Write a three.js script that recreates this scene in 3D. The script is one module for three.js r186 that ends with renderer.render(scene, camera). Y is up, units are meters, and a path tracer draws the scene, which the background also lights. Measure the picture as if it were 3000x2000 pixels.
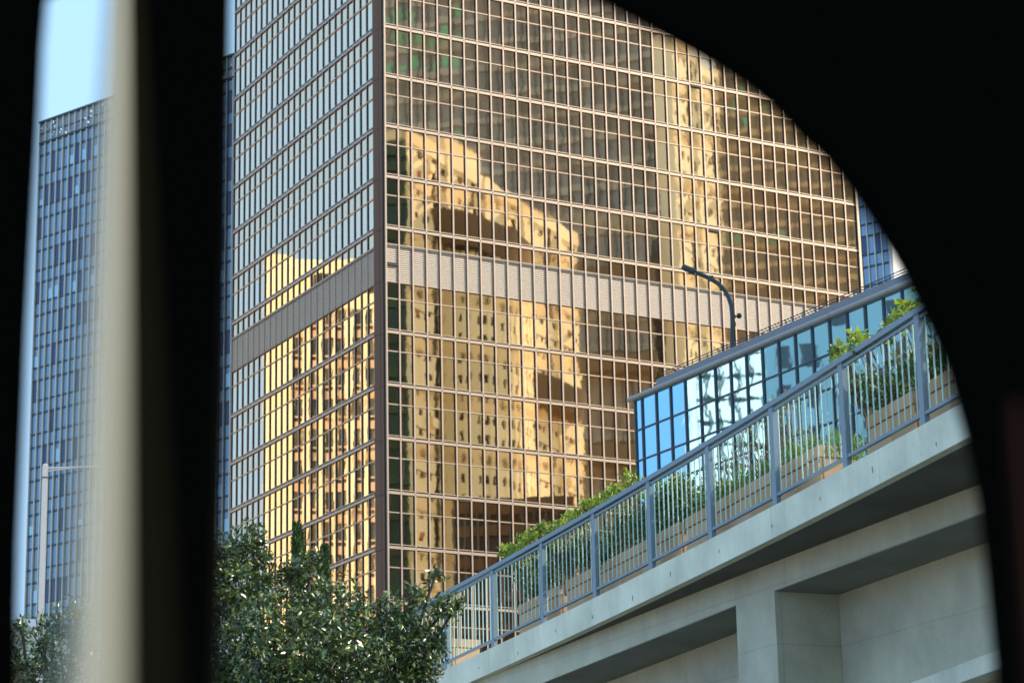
import * as THREE from 'three';
import { mergeGeometries } from 'three/addons/utils/BufferGeometryUtils.js';

// ---------------------------------------------------------------- camera, sky, sun, exposure
const EY = 1.6;                                   // eye height above the street
const FPX = 7362.08, PITCH = 0.26881, ROLL = -0.02118;
const scene = new THREE.Scene();
const camera = new THREE.PerspectiveCamera(2 * Math.atan(1000 / FPX) * 180 / Math.PI, 1.5, 0.05, 4000);
camera.position.set(0, EY, 0);
camera.rotation.set(PITCH, 0, ROLL);
camera.focus = 40;
camera.userData.fStop = 4.3;
scene.add(camera);
const renderer = new THREE.WebGLRenderer({ antialias: true });
renderer.setSize(1024, 682);
renderer.toneMapping = THREE.LinearToneMapping;
renderer.toneMappingExposure = 1.5;
renderer.shadowMap.enabled = true;

const SUN_AZ = 84 * Math.PI / 180, SUN_EL = 34 * Math.PI / 180;   // azimuth clockwise from -z
const sunDir = new THREE.Vector3(Math.sin(SUN_AZ) * Math.cos(SUN_EL), Math.sin(SUN_EL), -Math.cos(SUN_AZ) * Math.cos(SUN_EL));
const sun = new THREE.DirectionalLight(new THREE.Color(1, 0.9, 0.74), 5);
sun.position.copy(sunDir).multiplyScalar(600); sun.castShadow = true;
sun.shadow.mapSize.set(4096, 4096);
Object.assign(sun.shadow.camera, { left: -350, right: 350, top: 350, bottom: -350, near: 10, far: 1500 });
scene.add(sun); scene.add(sun.target);
{
  const W = 512, H = 256, d = new Float32Array(W * H * 4), v = new THREE.Vector3();
  const deep = [0.3, 0.56, 0.98], pale = [0.36, 0.6, 0.86], warm = [1.0, 0.97, 0.9], hor = [0.6, 0.72, 0.8];
  const ss = (a, b, x) => { const t = Math.min(1, Math.max(0, (x - a) / (b - a))); return t * t * (3 - 2 * t); };
  for (let j = 0; j < H; j++) for (let i = 0; i < W; i++) {
    const el = ((j + 0.5) / H - 0.5) * Math.PI, az = ((i + 0.5) / W - 0.5) * 2 * Math.PI;
    v.set(Math.cos(el) * Math.cos(az), Math.sin(el), Math.cos(el) * Math.sin(az));
    const c = v.dot(sunDir), w = ss(-0.62, 0.15, c), glow = Math.pow(Math.max(0, c), 6);
    const h = Math.pow(1 - Math.max(0, Math.sin(el)), 9) * 0.55, zen = 1 - 0.25 * ss(0.4, 1.2, el);
    for (let k = 0; k < 3; k++) {
      let s = (deep[k] * (1 - w) + pale[k] * w) * zen;
      s = s * (1 - h) + hor[k] * h; s += warm[k] * glow * 0.9;
      if (el < -0.01) s = [0.2, 0.2, 0.19][k];
      d[(j * W + i) * 4 + k] = s;
    }
    d[(j * W + i) * 4 + 3] = 1;
  }
  const t = new THREE.DataTexture(d, W, H, THREE.RGBAFormat, THREE.FloatType);
  t.mapping = THREE.EquirectangularReflectionMapping; t.magFilter = t.minFilter = THREE.LinearFilter; t.needsUpdate = true;
  scene.background = t; scene.environment = t;
}

// ---------------------------------------------------------------- helpers
let seed = 20240611;
const rnd = () => { seed |= 0; seed = (seed + 0x6D2B79F5) | 0; let t = Math.imul(seed ^ (seed >>> 15), 1 | seed); t = (t + Math.imul(t ^ (t >>> 7), 61 | t)) ^ t; return ((t ^ (t >>> 14)) >>> 0) / 4294967296; };
const rr = (a, b) => a + (b - a) * rnd();
const V = (x, y, z) => new THREE.Vector3(x, y, z);
const names = {};
const numbered = (n) => { const k = names[n] = (names[n] ?? -1) + 1; return k ? `${n}_${String(k).padStart(3, '0')}` : n; };
function thing(name, label, category, x = 0, y = 0, z = 0, group) {
  const o = new THREE.Group(); o.name = numbered(name); o.position.set(x, y, z);
  o.userData = { label, category }; if (group) o.userData.group = group;
  scene.add(o); return o;
}
const shade = (m) => { m.castShadow = m.receiveShadow = true; return m; };
function part(name, geo, mat, parent, kind) {
  const m = shade(new THREE.Mesh(Array.isArray(geo) ? mergeGeometries(geo) : geo, mat));
  m.name = parent === scene ? numbered(name) : name; if (kind) m.userData.kind = kind;
  parent.add(m); return m;
}
const M4 = new THREE.Matrix4();
const bx = (sx, sy, sz, x = 0, y = 0, z = 0, ry = 0) => { const g = new THREE.BoxGeometry(sx, sy, sz); if (ry) g.rotateY(ry); g.translate(x, y, z); return g; };
// box between two corners in the local frame of a wall (x along, y up, z out)
const fb = (x0, x1, y0, y1, z0, z1) => bx(x1 - x0, y1 - y0, z1 - z0, (x0 + x1) / 2, (y0 + y1) / 2, (z0 + z1) / 2);
const tube = (pts, r, seg = 8, n = 0) => new THREE.TubeGeometry(new THREE.CatmullRomCurve3(pts), n || Math.max(2, pts.length * 4), r, seg, false);
const C = (r, g, b) => new THREE.Color(r, g, b);
const std = (r, g, b, roughness = 0.8, metalness = 0, more = {}) => new THREE.MeshStandardMaterial({ color: C(r, g, b), roughness, metalness, ...more });
// the ray through a pixel of the 3000 x 2000 photograph, used to survey positions
const CW = new THREE.Euler(PITCH, 0, ROLL);
const ray = (px, py) => V((px - 1500) / FPX, -(py - 1000) / FPX, -1).applyEuler(CW);
const at = (px, py, depth) => { const d = ray(px, py); return d.multiplyScalar(depth / -d.z).add(V(0, EY, 0)); };
// solid with 4 bottom and 4 top corners (a,b,c,d round the outline), uv in metres
function hexa(b, t) {
  const pos = [], uv = [], idx = [];
  const quad = (p, q, r, s, flat) => {
    const n = pos.length / 3, L = Math.hypot(q.x - p.x, q.z - p.z);
    for (const [v, u] of [[p, 0], [q, L], [r, L], [s, 0]]) { pos.push(v.x, v.y, v.z); flat ? uv.push(v.x, v.z) : uv.push(u + p.x * 0.7 + p.z, v.y); }
    idx.push(n, n + 1, n + 2, n, n + 2, n + 3);
  };
  for (let i = 0; i < 4; i++) { const j = (i + 1) % 4; quad(b[i], b[j], t[j], t[i]); }
  quad(t[0], t[1], t[2], t[3], true); quad(b[3], b[2], b[1], b[0], true);
  const g = new THREE.BufferGeometry();
  g.setAttribute('position', new THREE.Float32BufferAttribute(pos, 3));
  g.setAttribute('uv', new THREE.Float32BufferAttribute(uv, 2)); g.setIndex(idx); g.computeVertexNormals(); return g;
}
// tileable textures
function waves(n, list) {                          // sum of integer-frequency sines: height and slopes
  const h = new Float32Array(n * n), sx = new Float32Array(n * n), sy = new Float32Array(n * n);
  for (const [fx, fy, a, p] of list) for (let j = 0; j < n; j++) for (let i = 0; i < n; i++) {
    const q = 2 * Math.PI * (fx * i + fy * j) / n + p, k = j * n + i;
    h[k] += a * Math.sin(q); sx[k] += a * fx * Math.cos(q); sy[k] += a * fy * Math.cos(q);
  }
  return { h, sx, sy };
}
function dataTex(n, f, srgb) {
  const d = new Uint8Array(n * n * 4);
  for (let k = 0; k < n * n; k++) { const c = f(k); for (let i = 0; i < 3; i++) d[k * 4 + i] = Math.max(0, Math.min(255, Math.round(c[i] * 255))); d[k * 4 + 3] = 255; }
  const t = new THREE.DataTexture(d, n, n, THREE.RGBAFormat); t.wrapS = t.wrapT = THREE.RepeatWrapping;
  t.magFilter = t.minFilter = THREE.LinearFilter; if (srgb) t.colorSpace = THREE.SRGBColorSpace; t.needsUpdate = true; return t;
}
// glass that is never quite flat: slopes of a rolled sheet
const glassWave = (() => {
  const L = [];
  for (let i = 0; i < 60; i++) { const f = 1.5 * Math.pow(12, rnd()), q = rr(0, 2 * Math.PI), fx = Math.round(f * Math.cos(q)), fy = Math.round(f * Math.sin(q) * 0.8); const m = Math.hypot(fx, fy); if (m > 0) L.push([fx, fy, 1 / (m * Math.sqrt(1 + m / 6)), rr(0, 6.28)]); }
  const w = waves(256, L); let mx = 0; for (let k = 0; k < w.sx.length; k++) mx = Math.max(mx, Math.abs(w.sx[k]), Math.abs(w.sy[k]));
  return dataTex(256, (k) => [0.5 + 0.5 * w.sx[k] / mx, 0.5 + 0.5 * w.sy[k] / mx, 1]);
})();
const noiseField = (n, f0, oct, sx = 1, sy = 1) => {
  const L = []; let a = 1, f = f0;
  for (let o = 0; o < oct; o++) { for (let i = 0; i < 8; i++) { const q = rr(0, 6.283); L.push([Math.round(f * Math.cos(q) * sx) || 1, Math.round(f * Math.sin(q) * sy), a * 0.35, rr(0, 6.28)]); } a *= 0.62; f *= 1.9; }
  return waves(n, L).h;
};
const blotch = noiseField(512, 2, 6), streak = noiseField(512, 3, 5, 3, 0.35), grain = new Float32Array(512 * 512).map(() => rnd());
const concreteTex = dataTex(512, (k) => {
  let v = 0.9 + 0.03 * blotch[k] + 0.008 * streak[k] + 0.05 * (grain[k] - 0.5);
  if (streak[k] > 1.5) v -= 0.05 * (streak[k] - 1.5);
  if (grain[k] > 0.9985) v -= 0.3;
  const w = 0.012 * streak[k];
  return [v + w * 0.4, v + 0.006, v - 0.008 - w * 0.4];
}, true);
concreteTex.repeat.set(1 / 3.2, 1 / 3.2);
const wallTex = dataTex(512, (k) => {
  const x = k % 512, y = Math.floor(k / 512);
  let v = 0.83 + 0.028 * blotch[k] + 0.04 * (grain[k] - 0.5) + 0.012 * blotch[(k * 3 + 70000) % blotch.length];
  if (y % 64 < 2) v -= 0.045; if (x === 0 || x === 1) v -= 0.05;
  const d = Math.max(0, streak[((y >> 4) << 9) + x] - 0.95) * Math.max(0, (y - 120) / 392);
  v -= 0.12 * d;
  if (grain[k] > 0.999) v -= 0.25;
  return [v, v - 0.004 - 0.03 * d, v - 0.02 - 0.08 * d];
}, true);
wallTex.repeat.set(1 / 4.9, 1 / 4.9);
const concreteBump = dataTex(256, (k) => { const v = 0.5 + 0.3 * (grain[k] - 0.5) + 0.06 * blotch[k]; return [v, v, v]; });
concreteBump.repeat.set(1 / 0.8, 1 / 0.8);
const mats = {
  gold: [1, 0.93, 1.03, 0.86].map((k) => std(0.97 * k, 0.715 * k, 0.455 * k, 0.02, 1, { normalMap: glassWave, normalScale: new THREE.Vector2(0.0014, 0.001) })),
  goldSpandrel: [1, 0.93, 0.88].map((k) => std(0.97 * k, 0.65 * k, 0.37 * k, 0.03, 1, { normalMap: glassWave, normalScale: new THREE.Vector2(0.0024, 0.0015) })),
  blueGlass: std(0.4, 0.7, 0.86, 0.02, 1, { normalMap: glassWave, normalScale: new THREE.Vector2(0.002, 0.0016) }),
  bronze: std(0.46, 0.35, 0.28, 0.48, 1), dark: std(0.025, 0.02, 0.017, 0.7), cornerMetal: std(0.13, 0.07, 0.045, 0.8),
  ledge: std(0.46, 0.36, 0.28, 0.46, 1), louver: std(0.52, 0.41, 0.315, 0.55),
  concrete: new THREE.MeshStandardMaterial({ color: C(0.98, 0.96, 0.78), map: concreteTex, bumpMap: concreteBump, bumpScale: 0.006, roughness: 0.9 }),
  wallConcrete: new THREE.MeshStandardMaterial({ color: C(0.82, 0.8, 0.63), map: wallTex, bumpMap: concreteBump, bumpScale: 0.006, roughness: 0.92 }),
};

// ---------------------------------------------------------------- ground
{
  const g = new THREE.CircleGeometry(1600, 64); g.rotateX(-Math.PI / 2);
  const uv = g.attributes.uv; for (let i = 0; i < uv.count; i++) uv.setXY(i, uv.getX(i) * 3200, uv.getY(i) * 3200);
  const m = part('ground', g, new THREE.MeshStandardMaterial({ color: C(0.5, 0.45, 0.36), map: concreteTex, roughness: 0.95 }), scene, 'structure');
  m.userData.label = 'grey paved street level far below the buildings';
  const r = part('road', bx(34, 0.008, 150, 6, 0.004, -35), std(0.05, 0.048, 0.044, 0.9), scene, 'structure');  // unseen, added and sized to hold down light bounced off the ground
  r.userData.label = 'unseen dark asphalt road added under the footbridge to cut bounced light';
}

// ---------------------------------------------------------------- the gold glass tower
const FLOOR = 4, TOP_K = -8, LOW_K = 17, YK = (k) => 73.75 + EY - FLOOR * k;
const faceR = { o: V(-9.285, 0, -176.996), th: 0.5110, L: 43.61, n: 38 };
const aL = 1.07087, LL = 27.777;
const faceL = { o: V(-10.034 - LL * Math.cos(aL), 0, -177.953 - LL * Math.sin(aL)), th: -aL, L: LL, n: 24 };
{
  const t = thing('glass_tower', 'tall office tower of gold mirror glass with a louvred band round its middle', 'tower', -9.66, 0, -177.4);
  const base = t.position;
  const put = (f, mesh) => { mesh.position.copy(f.o).sub(base); mesh.rotation.y = f.th; return mesh; };
  const topY = YK(TOP_K) + 0.3;
  // body behind the glass
  {
    const pR = V(faceR.o.x, 0, faceR.o.z), uR = V(Math.cos(faceR.th), 0, -Math.sin(faceR.th)), nR = V(Math.sin(faceR.th), 0, Math.cos(faceR.th));
    const pL = V(-10.034, 0, -177.953), eL = faceL.o.clone(), eR = pR.clone().addScaledVector(uR, faceR.L);
    const far = eR.clone().add(eL).sub(pR);
    const inn = (p) => { const c = eR.clone().add(eL).multiplyScalar(0.5), d = c.sub(p).setY(0).normalize(); return p.clone().addScaledVector(d, 0.45).sub(base); };
    const ring = [inn(eL), inn(pR.clone().lerp(pL, 0.5)), inn(eR), inn(far)];
    part('core', hexa(ring, ring.map((p) => p.clone().setY(topY - 0.2))), mats.dark, t);
  }
  const mullMats = [mats.dark, mats.dark, mats.dark, mats.dark, mats.bronze, mats.dark];  // bronze front only; the sides are blackened to paint their shade
  const shortGeo = [], tallGeo = [];
  const uvShift = (g, w, h) => { const uv = g.attributes.uv, a = rnd() * 6, b = rnd() * 6; for (let i = 0; i < uv.count; i++) uv.setXY(i, a + uv.getX(i) * w / 3.4, b + uv.getY(i) * h / 3.4); return g; };
  const W = faceR.L / faceR.n;
  for (let i = 0; i < 14; i++) { shortGeo.push(uvShift(bx(W - 0.03, 1.28, 0.03), W, 1.28)); tallGeo.push(uvShift(bx(W - 0.03, 2.24, 0.03), W, 2.24)); }
  const cands = { vision_pane: [], spandrel_pane: [] };
  const proj = (p) => { const q = p.clone().sub(V(0, EY, 0)).applyEuler(new THREE.Euler(-PITCH, 0, 0)); const r = q.applyAxisAngle(V(0, 0, 1), -ROLL); return [1500 + FPX * r.x / -r.z, 1000 - FPX * r.y / -r.z]; };
  for (const f of [faceR, faceL]) {
    const w = f.L / f.n, isR = f === faceR, gaps = [];
    for (let i = 0; i <= f.n; i++) {
      put(f, part('mullion', fb(i * w - 0.055, i * w + 0.055, 3.2, topY, -0.02, isR ? 0.15 : 0.1), mullMats, t));
      gaps.push(fb(i * w - (isR ? 0.125 : 0.075), i * w - 0.055, 3.2, topY, -0.02, 0.055));  // black gasket strip on one side, carrying the shaded flank of the mullion
    }
    for (let k = TOP_K; k <= LOW_K + 1; k++) {
      const y = YK(k);
      if (k === 5) {
        put(f, part('floor_ledge', fb(0, f.L, y - 0.26, y - 0.19, 0, 0.12), mats.cornerMetal, t));
      } else {
        put(f, part('floor_ledge', [fb(0, f.L, y - 0.13, y + 0.06, 0, 0.15), fb(0, f.L, y + 0.165, y + 0.22, 0, 0.13)], mats.ledge, t));
        gaps.push(fb(0, f.L, y + 0.06, y + 0.165, 0, 0.04), fb(0, f.L, y - 0.17, y - 0.13, 0, 0.05));
      }
      if (k > LOW_K) continue;
      put(f, part('transom', fb(0, f.L, y - 1.505, y - 1.435, 0, 0.11), k === 4 ? mats.dark : mats.ledge, t));
      for (let i = 0; i < f.n; i++) {
        const x = (i + 0.5) * w;
        for (const tall of [0, 1]) {
          if (tall && k === 4) continue;
          const lo = tall ? y - FLOOR + 0.22 : y - 1.435, hi = tall ? y - 1.505 : y - (k === 5 ? 0.26 : 0.17);
          const c = V(x, (lo + hi) / 2, 0), wp = c.clone().applyAxisAngle(V(0, 1, 0), f.th).add(f.o);
          const [px, py] = proj(wp);
          const seen = py > -40 && py < 1990 && px > 640 && px < 2560 && !(px > 1340 && py < 20 + (px - 1800) * 0.72);
          cands[tall ? 'vision_pane' : 'spandrel_pane'].push({ f, c, sy: (hi - lo), seen, a: isR ? 3 - wp.z * -0.005 : 1 - wp.z * -0.002 });
        }
      }
    }
    put(f, part('gasket_shade', gaps, mats.dark, t, 'stuff'));
    // louvre band between floors 4 and 5
    const y0 = YK(5) - 0.19, y1 = YK(4) - 1.3, ns = 19, sl = [];
    for (let j = 0; j < ns; j++) { const g = bx(w - 0.13, 0.125, 0.02); g.rotateX(-0.3); g.translate(0, (j + 0.5) * (y1 - y0) / ns, 0.05); sl.push(g); }
    const lg = mergeGeometries(sl);
    put(f, part('louver_back', fb(0, f.L, y0, YK(4) - 1.435, -0.03, 0.0), mats.dark, t));
    put(f, part('louver_trim', fb(0, f.L, y1 - 0.02, y1 + 0.05, 0, 0.13), mats.louver, t));
    for (let i = 0; i < f.n; i++) {
      const m = part('louver_panel', lg, mats.louver, t);
      m.position.copy(V((i + 0.5) * w, y0, 0).applyAxisAngle(V(0, 1, 0), f.th).add(f.o)).sub(base); m.rotation.y = f.th;
    }
  }
  // panes: the 300 of each kind that show largest are meshes, the others one part
  for (const [nm, list] of Object.entries(cands)) {
    const tall = nm === 'vision_pane', geos = tall ? tallGeo : shortGeo, kinds = tall ? mats.gold : mats.goldSpandrel, h0 = tall ? 2.24 : 1.28;
    list.sort((p, q) => (q.seen - p.seen) || (q.a - p.a));
    const rest = [];
    list.forEach((p, i) => {
      const mat = kinds[Math.floor(Math.pow(rnd(), 2.2) * kinds.length)];
      const pos = p.c.clone().applyAxisAngle(V(0, 1, 0), p.f.th).add(p.f.o).sub(base);
      const e = new THREE.Euler(rr(-1, 1) * 0.0012, p.f.th + rr(-1, 1) * 0.0012, 0, 'YXZ'), gi = geos[Math.floor(rnd() * geos.length)];
      if (i < 300) { const m = part(nm, gi, mat, t); m.position.copy(pos); m.rotation.copy(e); m.scale.y = p.sy / h0; }
      else { M4.compose(pos, new THREE.Quaternion().setFromEuler(e), V(1, p.sy / h0, 1)); rest.push(gi.clone().applyMatrix4(M4)); }
    });
    part(nm, rest, kinds[0], t, 'stuff');
  }
  // corner column in storey-high panels with open joints
  {
    const A = V(-10.034, 0, -177.953), B = V(-9.285, 0, -176.996), d = B.clone().sub(A).setY(0), th = Math.atan2(-d.z, d.x), c = A.clone().add(B).multiplyScalar(0.5).sub(base);
    for (let k = TOP_K; k <= LOW_K; k++) {
      const y = YK(k), g = mergeGeometries([fb(-0.6, 0.15, y - 4.17, y - 0.2, -0.3, 0.12), fb(0.19, 0.56, y - 4.17, y - 0.2, -0.3, 0.12)]);
      const m = part('corner_panel', g, mats.cornerMetal, t); m.position.copy(c); m.rotation.y = th;
    }
    const m = part('corner_joint', fb(-0.58, 0.54, 3, topY, -0.35, 0.06), mats.dark, t); m.position.copy(c); m.rotation.y = th;
    const s = part('corner_trim', fb(-0.02, 0.1, 3.2, topY, -0.1, 0.24), mats.ledge, t); put(faceR, s);
    const s2 = part('corner_trim', fb(faceR.L - 0.05, faceR.L + 0.16, 3.2, topY, -0.3, 0.24), mats.ledge, t); put(faceR, s2);
  }
  // a few tilted-open vents under the ledges
  for (const [px, py] of [[1132, 772], [1357, 1466], [2032, 252], [2088, 676]]) {
    const d = ray(px, py), n = V(Math.sin(faceR.th), 0, Math.cos(faceR.th)), o = faceR.o.clone().sub(V(0, EY, 0));
    const p = d.multiplyScalar((o.x * n.x + o.z * n.z) / (d.x * n.x + d.z * n.z)).add(V(0, EY, 0)).sub(faceR.o).applyAxisAngle(V(0, 1, 0), -faceR.th);
    const i = Math.floor(p.x / W), m = part('open_vent', fb(i * W + 0.1, (i + 1) * W - 0.1, p.y - 0.12, p.y + 0.06, 0.05, 0.18), mats.dark, t); put(faceR, m);
  }
  part('plinth', bx(46, 3.2, 30, 15, 1.6, -12, faceR.th), mats.cornerMetal, t);
  part('roof_slab', bx(20, 0.6, 20, 5, topY + 0.2, -23, faceR.th), mats.dark, t);
}

// ---------------------------------------------------------------- low block of blue mirror glass
{
  const P0 = V(5.907, 0, -111.649), th = -(Math.PI / 2 - 0.5176), TOP = 27.936 + EY, RH = 1.425, NB = 22, BW = 1.2;
  const t = thing('glass_block', 'lower block of blue mirror glass with rounded grey cornice below a roof rail', 'building', P0.x, 0, P0.z);
  t.rotation.y = th;
  const frame = std(0.035, 0.045, 0.055, 0.45), grey = std(0.2, 0.22, 0.25, 0.55), pipe = std(0.3, 0.29, 0.28, 0.4);
  part('core', fb(-0.5, NB * BW, 0, TOP, -14, -0.12), frame, t);
  const geos = []; for (let i = 0; i < 10; i++) { const g = bx(BW - 0.02, RH - 0.02, 0.03), uv = g.attributes.uv, a = rnd() * 5, b = rnd() * 5; for (let j = 0; j < uv.count; j++) uv.setXY(j, a + uv.getX(j) * 0.3, b + uv.getY(j) * 0.36); geos.push(g); }
  const rest = [];
  for (let r = 0; r < 20; r++) for (let i = -1; i < NB; i++) {
    const g = geos[Math.floor(rnd() * 10)], p = V(i < 0 ? -0.3 : (i + 0.5) * BW, TOP - (r + 0.5) * RH, -0.02), e = new THREE.Euler(rr(-1, 1) * 0.001, rr(-1, 1) * 0.001, 0), s = V(i < 0 ? 0.5 : 1, 1, 1);
    if (r < 7 && i < 18) { const m = part('pane', g, mats.blueGlass, t); m.position.copy(p); m.rotation.copy(e); m.scale.copy(s); }
    else rest.push(g.clone().applyMatrix4(M4.compose(p, new THREE.Quaternion().setFromEuler(e), s)));
  }
  part('pane', rest, mats.blueGlass, t, 'stuff');
  for (let i = -1; i <= NB; i++) { const x = i < 0 ? -0.6 : i * BW; part('mullion', fb(x - 0.05, x + 0.05, 0, TOP, -0.05, 0.06), frame, t); }
  for (let r = 1; r < 20; r++) part('transom', fb(-0.6, NB * BW, TOP - r * RH - 0.035, TOP - r * RH + 0.035, -0.05, 0.05), frame, t);
  for (let i = 0; i < 7; i++) { const x0 = -0.95 + i * 3.9; part('cornice_pipe', tube([V(x0 + 0.012, TOP + 0.12, 0.12), V(x0 + 3.888, TOP + 0.12, 0.12)], 0.115, 14, 1), pipe, t); }
  part('cornice_cap', new THREE.SphereGeometry(0.113, 12, 8).translate(-0.94, TOP + 0.12, 0.12), pipe, t);
  part('roof_edge', fb(-0.6, NB * BW, TOP - 0.02, TOP + 0.03, -14, 0.05), grey, t);
  for (let i = 0; i < 8; i++) { const x0 = 0.7 + i * 3.4; part('fascia_panel', fb(x0, x0 + 3.385, TOP + 0.03, TOP + 0.74, -0.9, -0.32), grey, t); }
  part('roof_rail', [tube([V(1.1, TOP + 0.9, -0.5), V(27, TOP + 0.9, -0.5)], 0.022, 6, 1), tube([V(1.1, TOP + 1.02, -0.5), V(27, TOP + 1.02, -0.5)], 0.022, 6, 1), ...Array.from({ length: 22 }, (_, i) => bx(0.03, 0.34, 0.03, 1.1 + i * 1.2, TOP + 0.87, -0.5))], frame, t);
}

// ---------------------------------------------------------------- far towers of blue glass with white fins
const farGlass = std(0.23, 0.31, 0.36, 0.14, 0.8), farDeep = std(0.07, 0.09, 0.14, 0.15, 0.6), farPale = std(0.35, 0.55, 0.62, 0.2, 0.7);
function finTower(label, O, head, L, top, finStep, whiteEnd) {
  const th = -(Math.PI / 2 - head), t = thing('finned_tower', label, 'tower', O.x, 0, O.z); t.rotation.y = th;
  const fin = std(0.62, 0.62, 0.6, 0.4, 0.1), line = std(0.03, 0.05, 0.07, 0.5), scr = std(0.28, 0.31, 0.33, 0.4, 0.5), glint = std(0.95, 0.95, 0.92, 0.25, 0.9);
  const crown = top - 2.6;
  part('wall', fb(0, L, 0, crown, -22, -0.02), farGlass, t);
  const lines = []; for (let k = 0; k < 26; k++) { const y = crown - 1.55 - k * 4; if (y > 1) lines.push(fb(0, L, y - 0.13, y + 0.13, 0, 0.06)); if (y > 3.6) lines.push(fb(0, L, y - 2.54, y - 2.32, 0, 0.06)); }
  part('floor_band', lines, line, t, 'stuff');
  const n = Math.floor(L / finStep);
  for (let i = 0; i <= n; i++) part('fin', fb(i * finStep - 0.055, i * finStep + 0.055, 0, top, 0, 0.2), fin, t);
  const dp = [], pp = [];
  for (let i = 0; i < n; i++) for (let k = 0; k < 24; k++) { const y = crown - 1.65 - k * 4, r = rnd(); if (y < 4) continue; const full = fb(i * finStep + 0.12, (i + 1) * finStep - 0.12, y - 2.3, y - 0.02, -0.01, 0.01); if (r < 0.28) dp.push(full); else if (r < 0.38) pp.push(fb(i * finStep + 0.2, (i + 1) * finStep - 0.2, y - 2.3, y - rr(0.6, 1.6), -0.01, 0.012)); }
  part('window', dp, farDeep, t, 'stuff'); part('blind', pp, farPale, t, 'stuff');
  part('crown_screen', fb(0, L, crown, top, -1, -0.02), scr, t); part('roof_cap', fb(-0.1, L + 0.1, top, top + 0.22, -1.2, 0.3), line, t); part('crown_rail', [fb(0, L, crown - 0.1, crown + 0.1, 0, 0.24), fb(0, L, crown + 1.2, crown + 1.28, 0, 0.1)], line, t);
  const gl = []; for (let i = 0; i < n; i++) for (let j = 0; j < 7; j++) { if (rnd() < 0.62) continue; const g = new THREE.CircleGeometry(rr(0.08, 0.2), 6); g.rotateX(rr(-0.9, 0.5)); g.rotateY(rr(-0.9, 0.9)); g.translate((i + rr(0.25, 0.75)) * finStep, crown + 0.3 + j * 0.32, 0.16); gl.push(g); }
  part('crown_glint', gl, glint, t, 'stuff');  // bright metal discs stand in for glints on the screen
  if (whiteEnd) part('end_wall', fb(L + 0.02, L + 0.5, 0, top, -22, 0.2), std(0.9, 0.87, 0.85, 0.7), t);
  return t;
}
finTower('blue glass tower with white fins and a glittering crown, behind the pale slanting bar', V(-56.34, 0, -285), 0.897, 40, 106.96 + EY, 1.06);
finTower('slim blue glass tower with white end wall beyond the edge of the gold tower', V(33, 0, -309), 0.904, 18, 125, 1.0, true);
// ---------------------------------------------------------------- buildings across the streets, which the mirror glass shows
const planeR = { p: V(-9.285, 0, -176.996), n: V(Math.sin(faceR.th), 0, Math.cos(faceR.th)) };
const planeL = { p: V(-10.034, 0, -177.953), n: V(-Math.sin(aL), 0, Math.cos(aL)) };
const planeB = { p: V(5.907, 0, -111.649), n: V(-Math.cos(0.5176), 0, Math.sin(0.5176)) };
const mirror = (pl, p) => p.clone().addScaledVector(pl.n, -2 * p.clone().sub(pl.p).dot(pl.n));
const mirrorDir = (pl, d) => d.clone().addScaledVector(pl.n, -2 * d.dot(pl.n));
// block across the street: front wall starts at point a and runs along dir (both given as seen in the glass)
function across(name, label, category, pl, a, dir, L, T, H, style) {
  const O = mirror(pl, a), d = mirrorDir(pl, dir).normalize();
  let n = V(-d.z, 0, d.x); const eye = pl.p.clone().addScaledVector(pl.n, 8).sub(O); if (n.dot(eye) < 0) n.negate();
  let th = Math.atan2(n.x, n.z); const x = V(Math.cos(th), 0, -Math.sin(th)), flip = x.dot(d) < 0;
  const t = thing(name, label, category, O.x, 0, O.z); t.rotation.y = th;
  const X = (s0, s1) => flip ? [-s1, -s0] : [s0, s1];
  const box = (s0, s1, y0, y1, z0, z1) => { const [p, q] = X(s0, s1); return fb(p, q, y0, y1, z0, z1); };
  style(t, box, L, T, H); return t;
}
const wallMat = (r, g, b) => std(r, g, b, 0.85);
const room = new THREE.MeshPhysicalMaterial({ color: C(0.022, 0.018, 0.014), roughness: 0.8, specularIntensity: 0.15 }), darkGlass = std(0.03, 0.035, 0.04, 0.15, 0.0), dullGlass = std(0.09, 0.1, 0.1, 0.2, 0.3), greenBlind = std(0.3, 0.6, 0.36, 0.7), paleGlass = std(0.37, 0.34, 0.31, 0.5);
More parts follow.
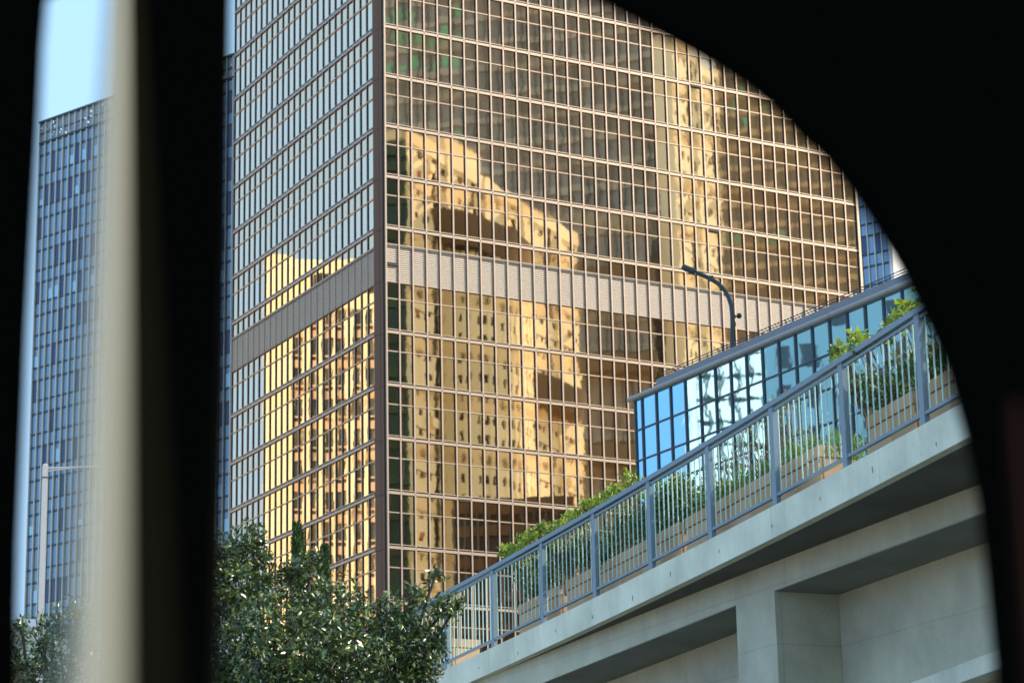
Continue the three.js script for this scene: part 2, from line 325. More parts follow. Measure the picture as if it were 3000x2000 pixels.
// apartment block: small windows cut deep in a pale wall, light wells, balconies, air conditioners
const apartments = (col, bay, fl) => (t, box, L, T, H) => {
  const m = wallMat(...col), w = [], bal = [], acc = [], sh = [], str = [];
  part('window', box(0.3, L - 0.3, 0, H - 1, -T + 0.5, -0.16), room, t);
  const n = Math.round(L / bay), b = L / n, well = (i) => i % 5 === 3;
  for (let i = 0; i <= n; i++) { const l = well(i - 1) ? 0.35 : b * 0.27, r = well(i) ? 0.35 : b * 0.27; w.push(box(Math.max(0, i * b - l), Math.min(L, i * b + r), 0, H, -0.5, i % 5 === 0 ? 0.3 : 0)); }
  for (let i = 0; i < n; i++) { if (well(i)) continue; for (let k = 0; k * fl < H - 1; k++) w.push(box(i * b + b * 0.2, i * b + b * 0.8, k * fl - 0.6, k * fl + fl * (0.3 + 0.12 * rnd()), -0.5, -0.02)); }
  for (let k = 1; k * fl < H - 2; k++) for (let i = 0; i < n; i++) {
    const r = rnd();
    if (well(i)) { if (k % 3 === 0) acc.push(box(i * b + 0.3, i * b + b - 0.3, k * fl, k * fl + 0.25, -0.5, -0.2)); continue; }
    if (r < 0.08) bal.push(box(i * b + 0.3, i * b + b - 0.3, k * fl - 0.1, k * fl + 0.9, -0.02, 0.8));
    else if (r < 0.25) acc.push(box(i * b + b * 0.35, i * b + b * 0.65, k * fl + 0.9, k * fl + 1.35, -0.3, 0.35));
    else if (r < 0.31) w.push(box(i * b + b * 0.2, i * b + b * 0.8, k * fl, k * fl + fl, -0.5, -0.03));
    else if (r < 0.45) sh.push(box(i * b + b * 0.33, i * b + b * 0.67, k * fl + 1.0, k * fl + 2.2, -0.3, -0.06));
  }
  for (let k = 1; k * fl < H - 2; k++) if (k % 2) str.push(box(0, L, k * fl - 0.72, k * fl - 0.6, -0.1, 0.04));
  part('string_course', str, wallMat(0.25, 0.17, 0.1), t, 'stuff');
  w.push(box(0, L, H - 1.6, H, -0.5, 0.2), box(0, L, 0, H, -T, -T + 0.5), box(0, 0.3, 0, H - 0.05, -T + 0.5, -0.5), box(L - 0.3, L, 0, H - 0.05, -T + 0.5, -0.5));
  part('wall', w, m, t); part('balcony', bal, m, t, 'stuff'); part('air_conditioner', acc, wallMat(0.3, 0.2, 0.14), t, 'stuff'); part('shutter', sh, wallMat(0.5, 0.16, 0.06), t, 'stuff');
  part('roof', [box(0.4, L - 0.4, H - 1, H - 0.6, -T + 0.5, -0.5), box(L * 0.3, L * 0.5, H - 0.6, H + 4, -T + 2, -2)], m, t);
};
// office slab: pale bands, dark strips, thin mullions, some lit-green blinds
const offices = (col, gl, fl, bay, blinds) => (t, box, L, T, H) => {
  const m = wallMat(...col), w = [], mu = [], bl = [];
  part('window', box(0.2, L - 0.2, 0, H - 0.5, -T, -0.3), gl, t);
  for (let k = 0; k * fl < H; k++) w.push(box(0, L, k * fl - 0.5, k * fl + 0.5, -0.3, 0));
  for (let s = 0; s <= L; s += bay) mu.push(box(s - 0.09, s + 0.09, 0, H, -0.29, 0.1));
  for (let k = 1; k * fl < H; k++) for (let s = 0; s < L - bay; s += bay) if (rnd() < blinds(s / L, k * fl)) bl.push(box(s + 0.3, s + bay - 0.3, k * fl + 0.72, k * fl + rr(1.4, fl - 0.75), -0.31, -0.26));
  w.push(box(0, L, H - 0.5, H + 1, -T, 0.1), box(0, 0.2, 0, H - 0.5, -T, -0.3), box(L - 0.2, L, 0, H - 0.5, -T, -0.3));
  part('wall', w, m, t); part('mullion', mu, wallMat(0.16, 0.15, 0.14), t, 'stuff');
  if (bl.length) part('blind', bl, greenBlind, t, 'stuff');
};
const flat = (p) => p.setY(0);
const none = () => 0;
const lit = V(0.9, 0, 0.44), along = V(0.44, 0, -0.9).normalize();
across('apartment_block', 'sunlit cream apartment block with many small windows mirrored in the gold tower', 'building', planeR, flat(at(1190, 900, 255)), along, 44, 12, 96, (t, box, L, T, H) => {
  apartments([0.97, 0.82, 0.55], 1.9, 2.2)(t, box, L, T, H);
  const brown = wallMat(0.16, 0.11, 0.07), cream = wallMat(0.97, 0.82, 0.55), q = box(16.9, 17.1, 0, 1, 0, 0.1); q.computeBoundingBox(); const qx = q.boundingBox.getCenter(V()).x;
  part('bay_room', new THREE.CylinderGeometry(8.7, 8.7, 84, 48).scale(1, 1, 0.55).translate(qx, 42, 0), room, t);
  const rings = []; for (let k = 0; k < 38; k++) rings.push(new THREE.CylinderGeometry(9, 9, 1.2, 48).scale(1, 1, 0.55).translate(qx, 0.6 + k * 2.2, 0));
  for (let a = 0; a < 40; a++) { const r = a * Math.PI / 20, wd = a % 3 ? 0.55 : 0.9; rings.push(bx(wd, 84, 0.3, qx + Math.sin(r) * 8.85, 42, Math.cos(r) * 8.85 * 0.55, Math.atan2(Math.sin(r) * 0.55, Math.cos(r)))); }
  part('round_bay', rings, cream, t, 'stuff');
  for (const [s0, y, r, h] of [[17, 85, 9, 3.4], [33, 71.5, 8, 2.6]]) {
    const b = box(s0 - 0.1, s0 + 0.1, y, y + h, 0, 0.1); b.computeBoundingBox(); const c = b.boundingBox.getCenter(V());
    part('dark_band_drum', new THREE.CylinderGeometry(r, r * 0.8, h, 40).scale(1.3, 1, 0.5).translate(c.x, c.y, 0), brown, t);  // invented brown drums stand in for dark bands in the reflection
  }
});
across('green_tower', 'dark green tower mirrored in a narrow strip beside the corner of the gold tower', 'building', planeR, flat(at(1090, 900, 240)), V(1, 0, 0), 3.5, 10, 88, offices([0.05, 0.09, 0.06], std(0.02, 0.06, 0.035, 0.3), 3.6, 1.4, none));
across('shade_block', 'made up dark brown block standing for the shade mirrored at the foot of the gold tower', 'building', planeR, flat(at(1330, 1500, 236)), V(1, 0, 0.06).normalize(), 11.5, 6, 50, offices([0.16, 0.1, 0.06], std(0.06, 0.045, 0.03, 0.4), 3.2, 1.1, none));  // made-up dark building in place of a shaded area of the reflection
across('apartment_slab', 'slim pale apartment slab mirrored as an upright strip in the gold glass', 'building', planeR, flat(at(1980, 600, 320)), along, 17, 2.5, 133, apartments([0.95, 0.85, 0.62], 2, 2.8));
across('office_slab', 'wide grey office slab with green blinds mirrored at the top of the gold tower', 'building', planeR, flat(at(1050, 300, 335)), V(1, 0, 0.18).normalize(), 47, 8, 158, offices([0.52, 0.46, 0.4], paleGlass, 3.8, 1.7, (u, y) => (u < 0.3 && y > 112 && (Math.floor(y / 3.8) % 5) < 3 ? 0.75 : 0.0)));
across('office_tower', 'brown banded office tower mirrored towards the far edge of the gold tower', 'building', planeR, flat(at(2105, 600, 430)), V(1, 0, 0.1).normalize(), 32, 16, 190, offices([0.62, 0.45, 0.27], std(0.34, 0.25, 0.15, 0.5), 3.6, 1.5, (u, y) => (u < 0.4 && y > 135 ? 0.1 : 0)));
across('terrace_block', 'grey green block with deep overhangs mirrored beside the cream apartments in gold glass', 'building', planeR, flat(at(1690, 1000, 318)), V(1, 0, 0.1).normalize(), 10, 9, 105, (t, box, L, T, H) => {
  offices([0.4, 0.37, 0.3], paleGlass, 4, 1.4, none)(t, box, L, T, H);
  part('overhang', Array.from({ length: 8 }, (_, k) => box(-0.5, L + 0.5, 12 + k * 12, 14.5 + k * 12, 0.11, 3)), wallMat(0.2, 0.15, 0.1), t);
});
across('corner_block', 'pale yellow block with tall piers mirrored in the shaded face of the gold tower', 'building', planeL, flat(at(776, 900, 262)), V(1, 0, -0.06).normalize(), 20, 16, 82.6 + EY, (t, box, L, T, H) => {
  const m = wallMat(0.86, 0.78, 0.55), w = [], s = [];
  part('window', box(3.1, L - 0.2, 0, H - 6, -T + 0.5, -0.5), dullGlass, t);
  w.push(box(0, 3.1, 0, H, -T, 0), box(3.1, L, H - 6.2, H - 0.6, -T, -0.02), box(3.1, L, 0, 2, -0.5, 0));
  for (let i = 0; i < 11; i++) { const x = 4.2 + i * 1.55; w.push(box(x, x + rr(0.35, 0.8), 0, H - 6, -0.5, i % 3 ? -0.05 : 0.25)); }
  for (let k = 0; k * 3.4 < H - 8; k++) s.push(box(3.1, L, k * 3.4, k * 3.4 + 0.9, -0.5, -0.3), box(3.1, L, k * 3.4 + 1.3, k * 3.4 + 1.5, -0.5, -0.25));
  part('wall', w, m, t); part('sill', s, wallMat(0.5, 0.36, 0.26), t, 'stuff');
  part('roof_opening', [box(5.2, 7.6, H - 4.6, H - 2.2, -0.02, 0.03), box(10.6, 12.4, H - 4.4, H - 2.6, -0.02, 0.03)], darkGlass, t);
});
across('lattice_tower', 'white tower with slanting lattice windows mirrored in the blue glass block', 'building', planeB, flat(at(2030, 1100, 210)), V(1, 0, 0.05).normalize(), 6.4, 14, 110, (t, box, L, T, H) => {
  part('wall', [box(0, L, 0, H, -T, -0.4)], darkGlass, t);
  const w = []; const m = wallMat(0.95, 0.95, 0.93);
  for (let k = 0; k < 55; k++) for (let j = 0; j < 5; j++) { const g = box(j * 1.28, j * 1.28 + 0.95, k * 2, k * 2 + 1.7, -0.4, 0), c = V(); g.computeBoundingBox(); g.boundingBox.getCenter(c); g.translate(-c.x, -c.y, -c.z); g.rotateZ(k % 2 ? 0.24 : -0.24); g.translate(c.x, c.y, c.z); w.push(g); }
  part('lattice', w, m, t, 'stuff');
  part('rib', [box(-0.3, 0.25, 0, H, -T, 0.2), box(L - 0.25, L + 0.3, 0, H, -T, 0.2)], m, t);
});
across('slate_block', 'slate blue block with square dark openings mirrored in the blue glass block', 'building', planeB, flat(at(2232, 1100, 190)), V(1, 0, 0.12).normalize(), 17, 12, 105, (t, box, L, T, H) => {
  part('wall', box(0, L, 0, H, -T, 0), wallMat(0.14, 0.22, 0.28), t);
  const w = []; for (let k = 2; k < 33; k++) for (let i = 0; i < 7; i++) if (rnd() < 0.8) w.push(box(1 + i * 2.3, 2.2 + i * 2.3, k * 3.2, k * 3.2 + 1.8, -0.05, 0.03));
  part('window', w, darkGlass, t, 'stuff');
});

// ---------------------------------------------------------------- street lamps and flyover parapet
{
  const dk = std(0.035, 0.05, 0.052, 0.5, 0.2), D = 125, b = at(2150, 1100, D);
  const t = thing('street_lamp', 'dark curved street lamp rising behind the blue glass block', 'street lamp', b.x, 0, b.z);
  const L = (px, py) => at(px, py, D).sub(t.position);
  part('pole', tube([V(0, 0, 0), L(2148, 1010).setX(0.0).setZ(0), L(2146, 930), L(2143, 895), L(2136, 873), L(2122, 848), L(2103, 829), L(2082, 816), L(2040, 798)], 0.115, 10, 90), dk, t);
  const h = L(2040, 798), e = L(1997, 780);
  const g = new THREE.CapsuleGeometry(0.17, 0.48, 5, 12); g.scale(1, 1, 0.9); g.rotateZ(Math.PI / 2); g.rotateZ(Math.atan2(e.y - h.y, e.x - h.x) - Math.PI); const c = h.clone().add(e).multiplyScalar(0.5); g.translate(c.x, c.y, c.z);
  part('lamp_head', g, dk, t);
  const k = L(2082, 816); part('collar', bx(0.3, 0.26, 0.26, k.x, k.y, k.z), dk, t);
  const s = L(2166, 925); part('sensor', new THREE.SphereGeometry(0.14, 14, 10).translate(s.x, s.y, s.z), std(0.01, 0.01, 0.012, 0.5), t);
  const q = L(2154, 927); part('bracket', [bx(0.3, 0.06, 0.06, q.x, q.y, q.z), bx(0.1, 0.16, 0.14, q.x - 0.01, q.y, q.z), bx(0.12, 0.2, 0.12, q.x - 0.03, q.y - 0.42, q.z)], dk, t);
}
{
  const pk = std(0.93, 0.76, 0.66, 0.45), p = at(125, 1600, 80), top = at(133, 1366, 80).y;
  const t = thing('lamp_post', 'pale pink lamp post with thin horizontal arm before the finned blue tower', 'lamp post', p.x, 0, p.z);
  part('pole', new THREE.CylinderGeometry(0.095, 0.13, top, 20).translate(0, top / 2, 0), pk, t);
  part('cap', new THREE.SphereGeometry(0.1, 16, 8).translate(0, top, 0), pk, t);
  part('collar', new THREE.CylinderGeometry(0.108, 0.108, 0.05, 20).translate(0, top - 0.38, 0), std(0.2, 0.13, 0.1, 0.6), t);
  part('arm', [tube([V(0.05, top - 0.06, 0), V(2.6, top - 0.02, 0)], 0.028, 8, 1), tube([V(0.05, top - 0.16, 0), V(1.1, top - 0.05, 0)], 0.02, 8, 1)], pk, t);
  part('lamp_head', new THREE.CapsuleGeometry(0.09, 0.5, 4, 12).rotateZ(Math.PI / 2).translate(2.8, top - 0.04, 0), pk, t);
}
{
  const y = at(80, 1817, 90).y;
  const t = thing('flyover', 'pale concrete flyover parapet below the finned blue tower', 'flyover', -24, 0, -90);
  part('parapet', fb(-20, 7.0, y - 0.25, y + 0.05, -0.3, 0), std(0.75, 0.76, 0.78, 0.8), t);
  part('deck', fb(-20, 6.9, y - 1.6, y - 0.25, -8, -0.02), mats.wallConcrete, t);
  for (const x of [-16, -6, 4]) part('pier', fb(x, x + 1.4, 0, y - 1.6, -5, -3), mats.wallConcrete, t);
}

// ---------------------------------------------------------------- footbridge
const TH0 = 0.41420, KAP = -0.0092206;
const bridgeY = (t) => EY + 4.86544 + 0.0365976 * t - 0.001046 * t * t;
const B = (t, off, dy = 0) => {
  const h = TH0 + KAP * t, x = -1.01132 + (Math.cos(TH0) - Math.cos(h)) / KAP, z = -34.73571 + (Math.sin(h) - Math.sin(TH0)) / KAP;
  return V(x + Math.cos(h) * off, bridgeY(t) + dy, z - Math.sin(h) * off);
};
const bHead = (t) => TH0 + KAP * t;
const strip = (t0, t1, step, o0, o1, y0, y1) => {   // bar that follows the bridge
  const out = []; const n = Math.max(1, Math.round((t1 - t0) / step));
  for (let i = 0; i < n; i++) { const a = t0 + (t1 - t0) * i / n, b = t0 + (t1 - t0) * (i + 1) / n; out.push(hexa([B(a, o0, y0), B(b, o0, y0), B(b, o1, y0), B(a, o1, y0)], [B(a, o0, y1), B(b, o0, y1), B(b, o1, y1), B(a, o1, y1)])); }
  return mergeGeometries(out);
};
const wA = V(1.157, 0, -29.99), wu = V(Math.sin(0.42237), 0, Math.cos(0.42237)), wn = V(Math.cos(0.42237), 0, -Math.sin(0.42237));
const Wp = (s, off, y) => wA.clone().addScaledVector(wu, s).addScaledVector(wn, off).setY(y);
const wallPiece = (s0, s1, o0, o1, b0, b1, t0, t1) => hexa([Wp(s0, o0, b0), Wp(s1, o0, b1), Wp(s1, o1, b1), Wp(s0, o1, b0)], [Wp(s0, o0, t0), Wp(s1, o0, t1), Wp(s1, o1, t1), Wp(s0, o1, t0)]);
{
  const t = thing('footbridge', 'pale concrete footbridge edge over a shaded wall with deep recessed bays', 'footbridge', 0, 0, 0);
  const seg = 15.3 / 6;
  for (let i = -4; i < 8; i++) part('edge_beam', strip(i * seg, (i + 1) * seg - 0.006, 0.85, -0.045, 0.06, -0.325, 0), mats.concrete, t);
  const soffitShade = std(0.17, 0.17, 0.15, 0.95, 0, { map: concreteTex });  // concrete colour darkened to paint the shade under the deck
  part('deck', strip(-10, 20, 1.7, 0.06, 3.4, -0.322, -0.06), soffitShade, t);
  const gb = (s) => EY + 4.376 + 0.0335 * s - 0.00095 * s * s, soff = (s) => EY + 4.70 + 0.0192 * s;
  for (const [a, b] of [[-12, -5], [-5, 2.99], [2.99, 9.6], [9.6, 16]]) part('girder', wallPiece(a, b, 0, 0.8, gb(a), gb(b), soff(a) + 0.06, soff(b) + 0.06), mats.wallConcrete, t);
  for (const [a, b] of [[-12, -4.41], [-3.54, 2.99], [3.86, 9.89], [10.76, 16]]) part('recess_shade', wallPiece(a, b, 0.004, 0.78, gb(a) - 0.012, gb(b) - 0.012, gb(a) - 0.001, gb(b) - 0.001), std(0.3, 0.3, 0.27, 0.95, 0, { map: concreteTex }), t);  // added dark sheets, painting the shade at the top of each recess
  for (const s of [-4.4, 3.0, 9.9]) part('pillar', wallPiece(s, s + 0.85, 0, 0.8, 0, 0, gb(s) - 0.001, gb(s + 0.85) - 0.001), mats.wallConcrete, t);
  for (const [a, b] of [[-12, -4.41], [-3.54, 2.99], [3.86, 9.89], [10.76, 16]]) part('back_wall', wallPiece(a, b, 0.785, 1.2, 0, 0, gb(a) - 0.014, gb(b) - 0.014), mats.wallConcrete, t);
  for (let i = -3; i < 14; i++) { const u = i * 1.27 + rr(-0.15, 0.15), p = B(u, -0.047, -0.19 + rr(-0.05, 0.04)); part('drip_mark', bx(0.004, rr(0.03, 0.06), rr(0.008, 0.014), p.x, p.y, p.z, bHead(u)), std(0.12, 0.11, 0.09, 0.9), t); }
  part('joint_strip', wallPiece(2.9, 2.985, 0.7, 0.77, 0, 0, gb(2.9) - 0.05, gb(2.98) - 0.05), std(0.1, 0.085, 0.06, 0.8), t);
  part('lower_coping', wallPiece(3.9, 9.8, 0.5, 0.77, EY + 3.0, EY + 3.42, EY + 3.17, EY + 3.6), mats.concrete, t);
}
// railing
{
  const t = thing('railing', 'blue grey railing with mint green balusters along the footbridge edge', 'railing', 0, 0, 0);
  const paint = std(0.2, 0.27, 0.32, 0.42, 0, { bumpMap: concreteBump, bumpScale: 0.001 }), mint = std(0.5, 0.72, 0.64, 0.45), SP = 1.70269;
  for (let i = -4; i < 10; i++) {
    const a = i * SP, b = (i + 1) * SP;
    part('handrail', strip(a + 0.004, b - 0.004, 0.43, -0.015, 0.06, 1.05, 1.105), paint, t);
    part('top_rail', strip(a + 0.05, b - 0.05, 0.43, 0.008, 0.036, 1.0, 1.028), paint, t);
    part('bottom_rail', strip(a + 0.05, b - 0.05, 0.43, 0.002, 0.042, 0.105, 0.135), paint, t);
    const p = B(a, 0.022), pg = bx(0.05, 1.05, 0.1, 0, 0.525, 0); const pm = part('post', pg, paint, t); pm.position.copy(p); pm.rotation.y = bHead(a);
    part('foot_plate', bx(0.1, 0.012, 0.16, p.x, p.y + 0.006, p.z, bHead(a)), paint, t);
    for (let j = 0; j < 12; j++) {
      const c = a + (j + 1) * SP / 13, q = B(c, 0.022), m = part('baluster', new THREE.CylinderGeometry(0.0085, 0.0085, 0.88, 6), mint, t);
      m.position.set(q.x + rr(-1, 1) * 0.001, q.y + 0.57, q.z);
    }
  }
}
// planters on the deck
const planterSpots = [[-4.2, -0.25, 'stone planter at the low end of the footbridge, sunlit end towards the tree'], [2.1, 3.5, 'short brown stone planter below the lime green creeper'], [3.7, 7.2, 'long brown stone planter crowded by dark hanging shrub'], [7.36, 10.88, 'long brown stone planter with bare twigs and a sunlit pale end'], [12.0, 13.03, 'short brown stone planter under the large leaved bush'], [13.13, 17, 'brown stone planter mostly hidden beside the dark arch']];
const stone = std(0.5, 0.31, 0.17, 0.85, 0, { bumpMap: concreteBump, bumpScale: 0.004 }), stoneB = std(0.56, 0.37, 0.22, 0.85, 0, { bumpMap: concreteBump, bumpScale: 0.004 });
for (const [a, b, label] of planterSpots) {
  const t = thing('planter', label, 'planter', 0, 0, 0, 'stone planters along the footbridge');
  const n = Math.max(1, Math.round((b - a) / 0.6));
  part('soil', strip(a + 0.04, b - 0.04, 0.8, 0.24, 0.6, -0.03, 0.4), std(0.05, 0.04, 0.03, 0.95), t);
  for (let i = 0; i < n; i++) {
    const p = a + (b - a) * i / n, q = a + (b - a) * (i + 1) / n;
    part('stone_panel', strip(p + 0.004, q - 0.004, 0.8, 0.215 + rr(0, 0.004), 0.25, -0.05, 0.375), i % 2 ? stone : stoneB, t);
    part('rim_block', strip(p + 0.003, q - 0.003, 0.8, 0.205, 0.30, 0.385, 0.5 + rr(0, 0.006)), i % 2 ? stoneB : stone, t);
  }
  part('end_panel', [strip(b - 0.03, b, 1, 0.254, 0.62, -0.05, 0.375), strip(b - 0.07, b + 0.008, 1, 0.304, 0.63, 0.385, 0.5)], stoneB, t);
}

// ---------------------------------------------------------------- leaves
function leafGeo(w, fold, droop) {                  // leaf of length 1 along +y, folded on its midrib
  const p = [0, 0, 0, -w, 0.4, fold, 0, 0.45, 0, w, 0.4, fold, 0, 1, -droop], idx = [0, 2, 1, 0, 3, 2, 1, 2, 4, 2, 3, 4];
  const g = new THREE.BufferGeometry(); g.setAttribute('position', new THREE.Float32BufferAttribute(p, 3));
  g.setAttribute('uv', new THREE.Float32BufferAttribute([0.5, 0, 0, 0.4, 0.5, 0.45, 1, 0.4, 0.5, 1], 2)); g.setIndex(idx); g.computeVertexNormals(); return g;
}
const UP = V(0, 1, 0);
function leaves(name, parent, geo, mat, list) {       // list: [position, direction, length, colour]
  const m = shade(new THREE.InstancedMesh(geo, mat, list.length)); m.name = name; m.userData.kind = 'stuff';
  const q = new THREE.Quaternion(), q2 = new THREE.Quaternion();
  list.forEach(([p, d, s, c], i) => { q.setFromUnitVectors(UP, d); q2.setFromAxisAngle(UP, rnd() * 6.283); q.multiply(q2); m.setMatrixAt(i, M4.compose(p, q, V(s, s, s))); m.setColorAt(i, c); });
  parent.add(m); return m;
}
const rdir = () => { const z = rr(-1, 1), a = rr(0, 6.283), r = Math.sqrt(1 - z * z); return V(r * Math.cos(a), z, r * Math.sin(a)); };
const leafMat = new THREE.MeshPhysicalMaterial({ color: C(1, 1, 1), roughness: 0.32, ior: 1.68 }), leafSoft = new THREE.MeshPhysicalMaterial({ color: C(1, 1, 1), roughness: 0.9, transmission: 0.4, thickness: 0 });
const tone = (base, v) => { const k = 1 + rr(-v, v); return C(base[0] * k * (1 + rr(-0.15, 0.25)), base[1] * k, base[2] * k * (1 + rr(-0.2, 0.2))); };
const glossyLeaf = leafGeo(0.19, 0.06, 0.12);
const bark = std(0.12, 0.09, 0.07, 0.95);
// broad-leaved evergreen: clumps given in survey pixels at a depth
function evergreen(label, depth, root, clumps, density) {
  const r0 = at(root[0], root[1], depth), t = thing('evergreen_tree', label, 'tree', r0.x, 0, -depth);
  const S = depth / FPX, list = [], limbs = [], L = (p) => p.clone().sub(t.position);
  const fork = L(at(root[0], root[1], depth));
  part('trunk', new THREE.CylinderGeometry(0.07, 0.13, fork.y, 12).translate(0, fork.y / 2, 0), bark, t);
  for (const [px, py, r, dz = 0] of clumps) {
    const c = L(at(px, py, depth + dz)), R = r * S, mid = fork.clone().lerp(c, 0.5).add(V(rr(-0.15, 0.15), -0.1, rr(-0.1, 0.1)));
    limbs.push(tube([fork, mid, c], 0.011, 6, 8));
    for (let i = 0; i < 7; i++) { const e = c.clone().addScaledVector(rdir(), R * rr(0.7, 1.0)); limbs.push(tube([c.clone().lerp(mid, rr(0, 0.4)), c.clone().lerp(e, 0.5).add(V(0, 0.03, 0)), e], 0.006, 5, 5)); }
    const n = Math.round(density * r * r);
    for (let i = 0; i < n; ) {
      // leaves sit in whorls at the twig ends
      const tip = c.clone().addScaledVector(rdir(), R * Math.pow(rnd(), 0.45)), ax = rdir().add(V(0, 0.7, 0.25)).normalize(), m = 3 + Math.floor(rnd() * 5), young = rnd() < 0.2;
      for (let j = 0; j < m; j++, i++) list.push([tip.clone().addScaledVector(rdir(), 0.03), rdir().addScaledVector(ax, 0.9).normalize(), rr(0.042, 0.082), tone(young ? [0.19, 0.245, 0.05] : [0.06, 0.102, 0.024], 0.45)]);
    }
  }
  part('limb', limbs, bark, t); leaves('crown', t, glossyLeaf, leafMat, list); return t;
}
evergreen('broad glossy leaved evergreen in front of the low end of the railing', 24, [930, 2330], [
  [650, 1640, 95], [735, 1590, 62], [700, 1740, 120], [600, 1800, 110], [860, 1720, 90, 0.3], [905, 1650, 46], [965, 1800, 125], [800, 1870, 150, -0.4], [1000, 1930, 150, -0.5], [1110, 1830, 100], [1200, 1880, 100], [1215, 1750, 42], [1275, 1690, 26], [1300, 1790, 50], [1345, 1765, 22], [1125, 2000, 130], [640, 1950, 130], [1270, 1895, 55], [1240, 1975, 60], [830, 1990, 150, -0.6], [700, 2080, 150], [960, 2100, 170, -0.4], [770, 1640, 36], [850, 1680, 40]], 0.13);
evergreen('small glossy leaved evergreen below the pale pink lamp post', 25, [190, 2330], [[110, 1880, 85], [170, 1830, 55], [230, 1790, 45], [260, 1850, 80], [330, 1800, 70], [90, 1980, 95], [210, 1960, 110], [330, 1930, 110], [400, 1860, 80], [60, 1830, 30], [440, 1990, 120]], 0.068);
// two slim cypresses behind the evergreen
for (const [px, py, w, h, label] of [[868, 1535, 24, 170, 'taller dark green cypress tip against the gold glass'], [950, 1600, 18, 120, 'shorter dark green cypress tip beside the taller one']]) {
  const D = 44, S = D / FPX, top = at(px, py, D), t = thing('cypress_tree', label, 'tree', top.x, 0, top.z), list = [];
  part('trunk', new THREE.CylinderGeometry(0.02, 0.12, top.y - 0.4, 8).translate(0, (top.y - 0.4) / 2, 0), bark, t);
  for (let i = 0; i < 5200; i++) { const f = Math.pow(rnd(), 0.8), a = rr(0, 6.283), r = w * S * (0.25 + 1.15 * Math.sqrt(f)) * (0.82 + 0.28 * Math.sin(a * 3 + f * 22)) * Math.pow(rnd(), 0.3); const d = V(Math.cos(a) * 0.5, 1, Math.sin(a) * 0.5).addScaledVector(rdir(), 0.4).normalize(); list.push([V(Math.cos(a) * r + f * 0.2 * (px === 868 ? 1 : -0.4), top.y - f * h * S * 2.2, Math.sin(a) * r), d, rr(0.05, 0.11), tone([0.038, 0.085, 0.014], 0.35)]); }
  leaves('crown', t, leafGeo(0.16, 0.05, 0.05), std(1, 1, 1, 0.7), list);
}
// shrubs in the planters: (bridge distance, offset, height) clumps
function shrub(label, clumps, o) {
  const c0 = B(clumps[0][0], 0.42), t = thing('planter_shrub', label, 'shrub', c0.x, c0.y + 0.4, c0.z), list = [], stems = [];
  for (const [u, off, y, r, n] of clumps) {
    const c = B(u, off, y).sub(t.position), root = B(u + rr(-0.15, 0.15), 0.42, 0.38).sub(t.position);
    for (let i = 0; i < (o.stems ?? 4); i++) { const e = c.clone().addScaledVector(rdir(), r * rr(0.5, 1)); stems.push(tube([root, root.clone().lerp(e, 0.55).add(V(rr(-0.06, 0.06), 0.04, rr(-0.06, 0.06))), e], 0.0045, 5, 6)); }
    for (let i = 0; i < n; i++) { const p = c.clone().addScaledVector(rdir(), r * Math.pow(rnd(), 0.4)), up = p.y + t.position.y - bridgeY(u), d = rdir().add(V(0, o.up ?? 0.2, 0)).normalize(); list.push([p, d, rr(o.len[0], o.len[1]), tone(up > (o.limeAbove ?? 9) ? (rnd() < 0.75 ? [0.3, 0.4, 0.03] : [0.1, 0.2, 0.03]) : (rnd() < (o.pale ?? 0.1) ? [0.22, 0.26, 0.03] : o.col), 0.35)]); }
  }
  part('stem', stems, bark, t); leaves('foliage', t, o.geo ?? leafGeo(0.26, 0.08, 0.14), o.mat ?? leafSoft, list); return t;
}
const cl = (t0, t1, n, y0, y1, r, k, off = 0.4) => Array.from({ length: n }, (_, i) => [t0 + (t1 - t0) * (i + 0.5) / n, off + rr(-0.12, 0.12), rr(y0, y1), r * rr(0.8, 1.2), k]);
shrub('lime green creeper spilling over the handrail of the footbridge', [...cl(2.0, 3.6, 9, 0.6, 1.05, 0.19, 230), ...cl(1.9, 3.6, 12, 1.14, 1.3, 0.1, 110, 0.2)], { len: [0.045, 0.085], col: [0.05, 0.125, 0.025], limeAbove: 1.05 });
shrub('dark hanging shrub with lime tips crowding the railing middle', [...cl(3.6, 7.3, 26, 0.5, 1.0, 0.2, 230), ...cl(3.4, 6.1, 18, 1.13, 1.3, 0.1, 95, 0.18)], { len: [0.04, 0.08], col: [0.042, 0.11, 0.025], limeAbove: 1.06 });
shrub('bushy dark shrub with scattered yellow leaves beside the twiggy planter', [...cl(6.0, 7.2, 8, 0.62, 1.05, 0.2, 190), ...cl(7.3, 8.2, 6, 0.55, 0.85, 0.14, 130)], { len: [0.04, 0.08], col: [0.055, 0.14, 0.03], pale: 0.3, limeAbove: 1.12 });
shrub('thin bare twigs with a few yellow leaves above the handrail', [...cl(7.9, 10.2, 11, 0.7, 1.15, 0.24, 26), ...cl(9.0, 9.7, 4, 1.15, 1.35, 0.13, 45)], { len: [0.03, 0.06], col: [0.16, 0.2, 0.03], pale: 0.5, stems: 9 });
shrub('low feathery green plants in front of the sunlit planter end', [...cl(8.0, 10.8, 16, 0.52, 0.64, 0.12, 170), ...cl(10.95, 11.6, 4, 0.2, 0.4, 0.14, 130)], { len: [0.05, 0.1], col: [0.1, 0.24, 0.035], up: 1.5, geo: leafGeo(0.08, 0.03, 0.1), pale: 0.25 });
shrub('large leaved bush with bright lime tops against the blue glass', [...cl(11.6, 13.7, 16, 0.6, 1.02, 0.17, 90), ...cl(11.5, 14.4, 13, 1.13, 1.32, 0.1, 46, 0.15), ...cl(13.8, 16, 8, 0.6, 1.1, 0.2, 90)], { len: [0.06, 0.11], col: [0.05, 0.13, 0.03], limeAbove: 1.07, stems: 6 });

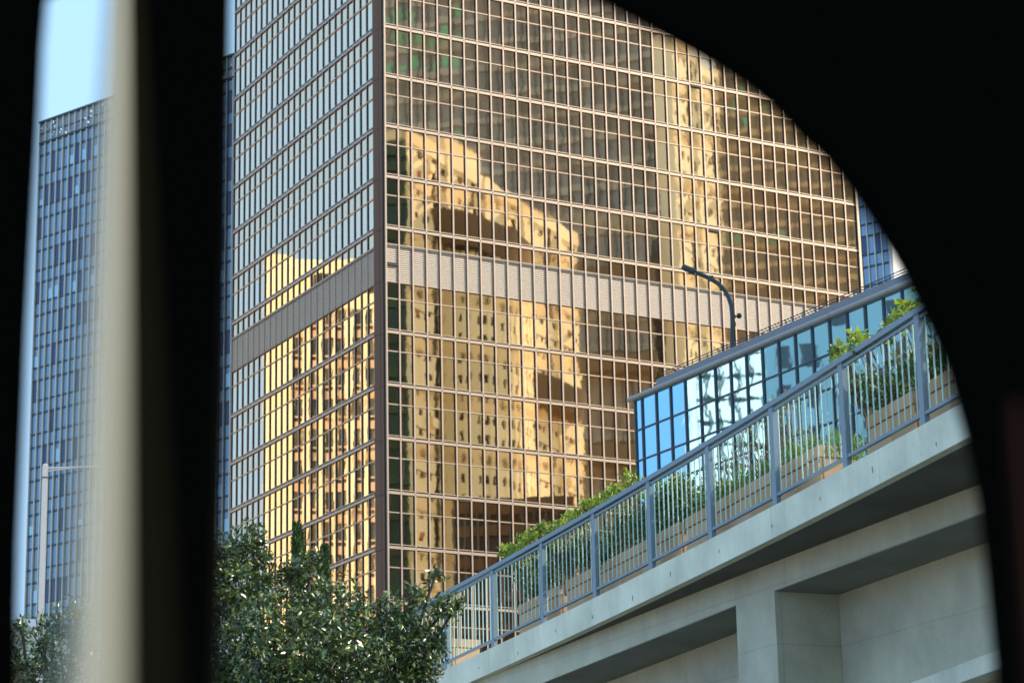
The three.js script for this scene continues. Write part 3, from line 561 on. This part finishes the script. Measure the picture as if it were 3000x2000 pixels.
// ---------------------------------------------------------------- the dark arched opening the view is taken through
{
  const Z = 2.35, unlitBlack = new THREE.MeshPhysicalMaterial({ color: C(0.003, 0.003, 0.0024), roughness: 1, specularIntensity: 0 });  // near-black colour puts the unlit inner side into the material
  const t = thing('arched_frame', 'black arched iron frame with one upright bar, out of focus round the view', 'frame', 0, 0, -Z);
  const L = (px, py) => { const p = at(px, py, Z); return new THREE.Vector2(p.x, p.y); };
  const s = new THREE.Shape([[-1.5, 0], [1.6, 0], [1.6, 3.6], [-1.5, 3.6]].map(([x, y]) => new THREE.Vector2(x, y)));
  const arch = [[2940, 2700], [2930, 2200], [2921, 1970], [2917, 1914], [2902, 1761], [2887, 1608], [2871, 1465], [2841, 1312], [2807, 1185], [2769, 1057], [2718, 945], [2677, 853], [2616, 741], [2514, 582], [2412, 449], [2351, 398], [2259, 301], [2188, 245], [2086, 178], [1978, 117], [1800, 20], [1600, -70], [1300, -150], [900, -190], [600, -160], [300, -100], [130, -20]].map((p) => L(...p));
  const left = [[118, 120], [108, 357], [92, 638], [75, 957], [66, 1191], [50, 1574], [45, 1797], [44, 2000], [40, 2700]].map((p) => L(...p));
  const hole = new THREE.Path(); hole.setFromPoints([...new THREE.SplineCurve(arch).getPoints(90), ...left]); s.holes.push(hole);
  part('panel', new THREE.ExtrudeGeometry(s, { depth: 0.03, bevelEnabled: false, curveSegments: 8 }).translate(0, 0, -0.015), unlitBlack, t);
  const bar = new THREE.Shape([[322, 2700], [330, 2000], [352, 1000], [374, -120], [663, -120], [660, 120], [655, 640], [647, 1000], [640, 1320], [630, 1640], [621, 2000], [606, 2700]].map((p) => L(...p)));
  part('upright_bar', new THREE.ExtrudeGeometry(bar, { depth: 0.05, bevelEnabled: true, bevelSize: 0.003, bevelThickness: 0.003, bevelSegments: 2 }).translate(0, 0, -0.024), unlitBlack, t);
}
{
  const a = at(344, -60, 1.75), b = at(262, 2060, 0.76), d = b.clone().sub(a), t = thing('lit_flank_bar', 'pale beige bar standing for the lit flank of the dark post, far out of focus', 'bar', a.x, a.y, a.z);
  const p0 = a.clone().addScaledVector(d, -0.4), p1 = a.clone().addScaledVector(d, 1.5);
  part('rail', tube([p0.sub(a), p1.sub(a)], 0.0072, 16, 1), std(0.25, 0.24, 0.185, 0.7), t);  // beige colour stands for the lit flank of the dark post
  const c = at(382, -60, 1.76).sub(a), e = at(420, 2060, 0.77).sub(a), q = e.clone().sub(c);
  part('shade_bar', tube([c.clone().addScaledVector(q, -0.4), c.clone().addScaledVector(q, 1.5)], 0.007, 16, 1), new THREE.MeshPhysicalMaterial({ color: C(0.0055, 0.005, 0.003), roughness: 1, specularIntensity: 0 }), t);  // added dark bar, shaping the fade from lit flank to black
}
{
  const p = at(3000, 1600, 1.55), t = thing('brown_post', 'dark reddish brown post blurred at the edge of the arch', 'post', p.x, 0, p.z);
  const g = new THREE.CylinderGeometry(0.004, 0.024, 1.98, 20); g.translate(0, 0.99, 0);
  part('shaft', g, new THREE.MeshPhysicalMaterial({ color: C(0.02, 0.008, 0.005), roughness: 1, specularIntensity: 0.1 }), t);
}
renderer.render(scene, camera);
